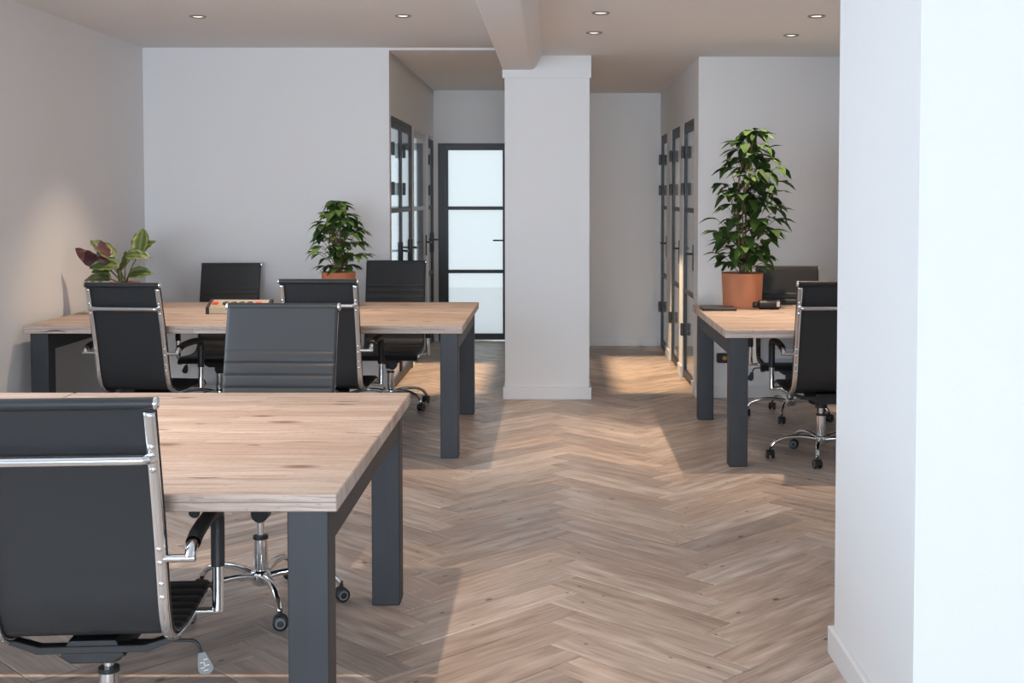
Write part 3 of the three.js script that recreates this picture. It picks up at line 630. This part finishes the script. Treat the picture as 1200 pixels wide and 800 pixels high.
// plant with large patterned leaves
{
  seed = 5;
  const t = thing('potted_plant', 'low plant with large two-tone patterned leaves by the side wall', 'plant', null, -2.68, 0.76, -7.75);
  pot(t, 0.095, 0.195, 0.86);
  const rows = 14, cols = 8;
  const leaf = (len, wid, curl, cup) => {
    const pos = [], col = [], idx = [], top = 0.0;
    for (let side = 0; side < 2; side++) for (let i = 0; i <= rows; i++) for (let j = 0; j <= cols; j++) {
      const v = i / rows, u = j / cols * 2 - 1, w = wid * Math.pow(Math.sin(Math.PI * Math.pow(Math.min(v, 0.999), 0.8)), 0.62);
      const x = u * w, z = len * v, y = -curl * len * v * v + cup * w * u * u + 0.004 * Math.sin(v * 22 + u * 4) * Math.abs(u);
      pos.push(x, y - (side ? 0.0012 : 0) + top, z);
      const e = Math.abs(u), band = Math.exp(-Math.pow((e - 0.72) / 0.13, 2)), rib = Math.exp(-Math.pow(e / 0.05, 2)), streak = 0.5 + 0.5 * Math.sin(v * 40 - e * 9);
      let c = mix3([0.014, 0.036, 0.010], [0.060, 0.105, 0.022], clamp01(0.25 + 0.6 * streak * (1 - e)));
      c = mix3(c, [0.235, 0.27, 0.075], clamp01(band * 0.8 + rib * 0.35));
      if (e > 0.88) c = [0.018, 0.035, 0.012];
      if (side) c = mix3([0.075, 0.022, 0.028], [0.11, 0.045, 0.04], streak * 0.6);
      col.push(...c);
    }
    const K = cols + 1, base = (rows + 1) * K;
    for (let i = 0; i < rows; i++) for (let j = 0; j < cols; j++) { const a = i * K + j, b = a + 1, c = a + K, d = c + 1; idx.push(a, c, b, b, c, d, base + a, base + b, base + c, base + b, base + d, base + c); }
    const g = new THREE.BufferGeometry(); g.setAttribute('position', new THREE.Float32BufferAttribute(pos, 3)); g.setAttribute('color', new THREE.Float32BufferAttribute(col, 3)); g.setIndex(idx); g.computeVertexNormals();
    return g;
  };
  const G = [leaf(0.16, 0.05, 0.25, 0.35), leaf(0.15, 0.045, 0.5, 0.2), leaf(0.17, 0.055, 0.1, 0.3)], stems = [];
  // base of each leaf, direction in which it points (x, y, z) and roll
  const L = [
    [[0.10, 0.37, 0.02], [0.05, 0.85, -0.25], 0.2, 2, 1.0], [[0.10, 0.38, 0.0], [0.75, 0.75, 0.1], 1.0, 0, 0.72], [[0.03, 0.36, 0.06], [0.9, 0.25, 0.35], 0.9, 1, 0.95], [[0.05, 0.24, 0.07], [0.95, 0.22, 0.2], 0.8, 0, 0.95],
    [[0.03, 0.39, 0.05], [0.08, -0.9, 0.2], -0.9, 1, 0.85], [[-0.04, 0.33, 0.06], [-0.62, 0.62, 0.0], -0.5, 2, 1.15], [[-0.05, 0.30, 0.08], [-0.42, 0.75, -0.1], 2.7, 2, 1.0], [[-0.12, 0.31, 0.03], [-0.92, 0.28, 0.1], 2.2, 1, 1.15],
    [[0.0, 0.30, 0.08], [-0.85, 0.1, 0.3], -0.8, 0, 1.1], [[-0.06, 0.27, 0.08], [-0.85, 0.2, 0.35], -0.9, 1, 0.7], [[-0.06, 0.215, 0.06], [-0.92, 0.30, 0.1], -0.7, 1, 1.1], [[-0.02, 0.29, 0.09], [0.35, -0.75, 0.2], -0.6, 0, 0.8],
  ];
  for (const [b, dir, roll, k, sc] of L) {
    const m = mesh('leaf', G[k], M.calathea, t), z = V(...dir).normalize(), x = V(0, 1, 0).cross(z).normalize(), y = z.clone().cross(x);
    m.matrixAutoUpdate = true;
    const q = new THREE.Quaternion().setFromRotationMatrix(new THREE.Matrix4().makeBasis(x, y, z)).multiply(new THREE.Quaternion().setFromAxisAngle(V(0, 0, 1), roll));
    m.position.set(...b); m.quaternion.copy(q); m.scale.setScalar(sc);
    const a = rnd() * 6.283; stems.push(tube([[Math.cos(a) * 0.02, 0.16, Math.sin(a) * 0.02], [b[0] * 0.45, 0.16 + (b[1] - 0.16) * 0.55, b[2] * 0.45], b], 0.0032, 12, 6));
  }
  mesh('stems', merge(stems), M.stem, t);
}

// ------------------------------------------------------------------ things on the tables
{ // sloping socket block
  const t = thing('power_strip', 'sloping desk power strip with four black sockets and red switches', 'power strip', null, -1.945, 0.76, -7.70, -0.03);
  const s = new THREE.Shape(); s.moveTo(0.055, 0.003); s.lineTo(0.055, 0.040); s.lineTo(-0.045, 0.082); s.lineTo(-0.055, 0.082); s.lineTo(-0.055, 0.003);
  const ext = (w, x, grow) => { const g = new THREE.ExtrudeGeometry(s, { depth: w, bevelEnabled: grow > 0, bevelSize: grow, bevelThickness: grow, bevelSegments: 2 }); g.rotateY(Math.PI / 2); g.scale(1, 1, -1); const p = g.index; const q = g.toNonIndexed ? (p ? g.toNonIndexed() : g) : g; const a = q.attributes.position.array; for (let i = 0; i < a.length; i += 9) for (let k = 0; k < 3; k++) { const v = a[i + 3 + k]; a[i + 3 + k] = a[i + 6 + k]; a[i + 6 + k] = v; } q.computeVertexNormals(); q.translate(x, 0, 0); return q; };
  mesh('body', ext(0.36, -0.18, 0), M.brass, t);
  for (const x of [-0.196, 0.180]) mesh('end_cap', ext(0.016, x, 0.003), M.black, t);
  const tilt = Math.atan2(0.042, 0.10);
  const onFace = (g, x, f) => { g.rotateX(tilt); g.translate(x, 0.040 + (0.082 - 0.040) * f + 0.001, 0.055 - 0.10 * f); return g; };
  mesh('face_plate', onFace(rbox(0.35, 0.003, 0.085, 0.001), 0, 0.48), M.brass, t);
  for (const x of [-0.085, -0.035, 0.015, 0.065]) mesh('socket', onFace(lathe([[0.021, 0.002], [0.021, 0.006], [0.017, 0.006], [0.016, 0.003], [0, 0.003]], 20), x, 0.48), M.black, t);
  for (const x of [-0.152, 0.118]) mesh('switch', onFace(rbox(0.034, 0.009, 0.028, 0.003).translate(0, 0.004, 0), x, 0.48), M.red, t);
}
{ // closed laptop
  const t = thing('laptop', 'closed black laptop lying by the table edge', 'laptop', null, 1.075, 0.76, -7.965, -0.02);
  mesh('base', rbox(0.215, 0.009, 0.20, 0.003, 0, 0.0055, 0), M.black, t);
  mesh('lid', rbox(0.215, 0.006, 0.20, 0.0028, 0, 0.0135, 0), std({ color: lin(0.03, 0.032, 0.035), roughness: 0.35 }), t);
}
{ // small black roll with pale ends
  const t = thing('tape_roller', 'small black cylinder with pale ends lying before tall plant', 'roller', null, 1.405, 0.76, -7.985, 0.05);
  mesh('barrel', place(lathe([[0, -0.075], [0.026, -0.075], [0.031, -0.07], [0.031, 0.055], [0.027, 0.062], [0, 0.062]], 24), 0.01, 0.031, 0, 0, 0, -Math.PI / 2), M.black, t);
  mesh('nozzle', place(lathe([[0, -0.02], [0.018, -0.02], [0.021, 0.0], [0.014, 0.012], [0, 0.012]], 20), -0.083, 0.030, 0.004, 0, 0, -Math.PI / 2), M.black, t);
  mesh('end_disc', place(cyl(0.019, 0.019, 0.004, 20), 0.0725, 0.031, 0, 0, 0, Math.PI / 2), M.box, t);
  mesh('clip', rbox(0.02, 0.03, 0.01, 0.003, 0.055, 0.034, 0.029), M.box, t);
}
{ // plug-in adapter on the alcove wall
  const t = thing('power_adapter', 'black power adapter with amber centre plugged into the wall', 'adapter', null, 1.285, 0.30, -(RW - 0.0));
  mesh('wall_plate', rbox(0.085, 0.085, 0.010, 0.003, 0, 0, 0.005), M.trim, t);
  mesh('body', rbox(0.125, 0.072, 0.045, 0.012, -0.005, 0, 0.0325), M.black, t);
  mesh('indicator', place(lathe([[0, 0.003], [0.014, 0.003], [0.017, 0]], 18), -0.01, 0, 0.055, Math.PI / 2), std({ color: lin(0.55, 0.27, 0.05), roughness: 0.4 }), t);
}
{ // open grey plastic box on the chair seat
  const t = thing('storage_box', 'grey plastic box standing on the chair beside tall plant', 'box', null, 1.545, 0.389, -8.27, -0.06);
  const w = 0.25, h = 0.19, dd = 0.22, th = 0.006;
  mesh('body', merge([rbox(w, th, dd, 0.002, 0, th / 2, 0), rbox(w, h, th, 0.002, 0, h / 2, dd / 2), rbox(w, h, th, 0.002, 0, h / 2, -dd / 2), rbox(th, h, dd, 0.002, w / 2, h / 2, 0), rbox(th, h, dd, 0.002, -w / 2, h / 2, 0)]), M.box, t);
  mesh('rim', merge([rbox(w + 0.02, 0.012, 0.014, 0.003, 0, h, dd / 2 + 0.004), rbox(w + 0.02, 0.012, 0.014, 0.003, 0, h, -dd / 2 - 0.004), rbox(0.014, 0.012, dd, 0.003, w / 2 + 0.004, h, 0), rbox(0.014, 0.012, dd, 0.003, -w / 2 - 0.004, h, 0)]), M.box, t);
  mesh('front_panel', rbox(0.15, 0.06, 0.006, 0.002, 0.01, 0.06, dd / 2 + 0.005), M.white, t);
}

renderer.render(scene, camera);
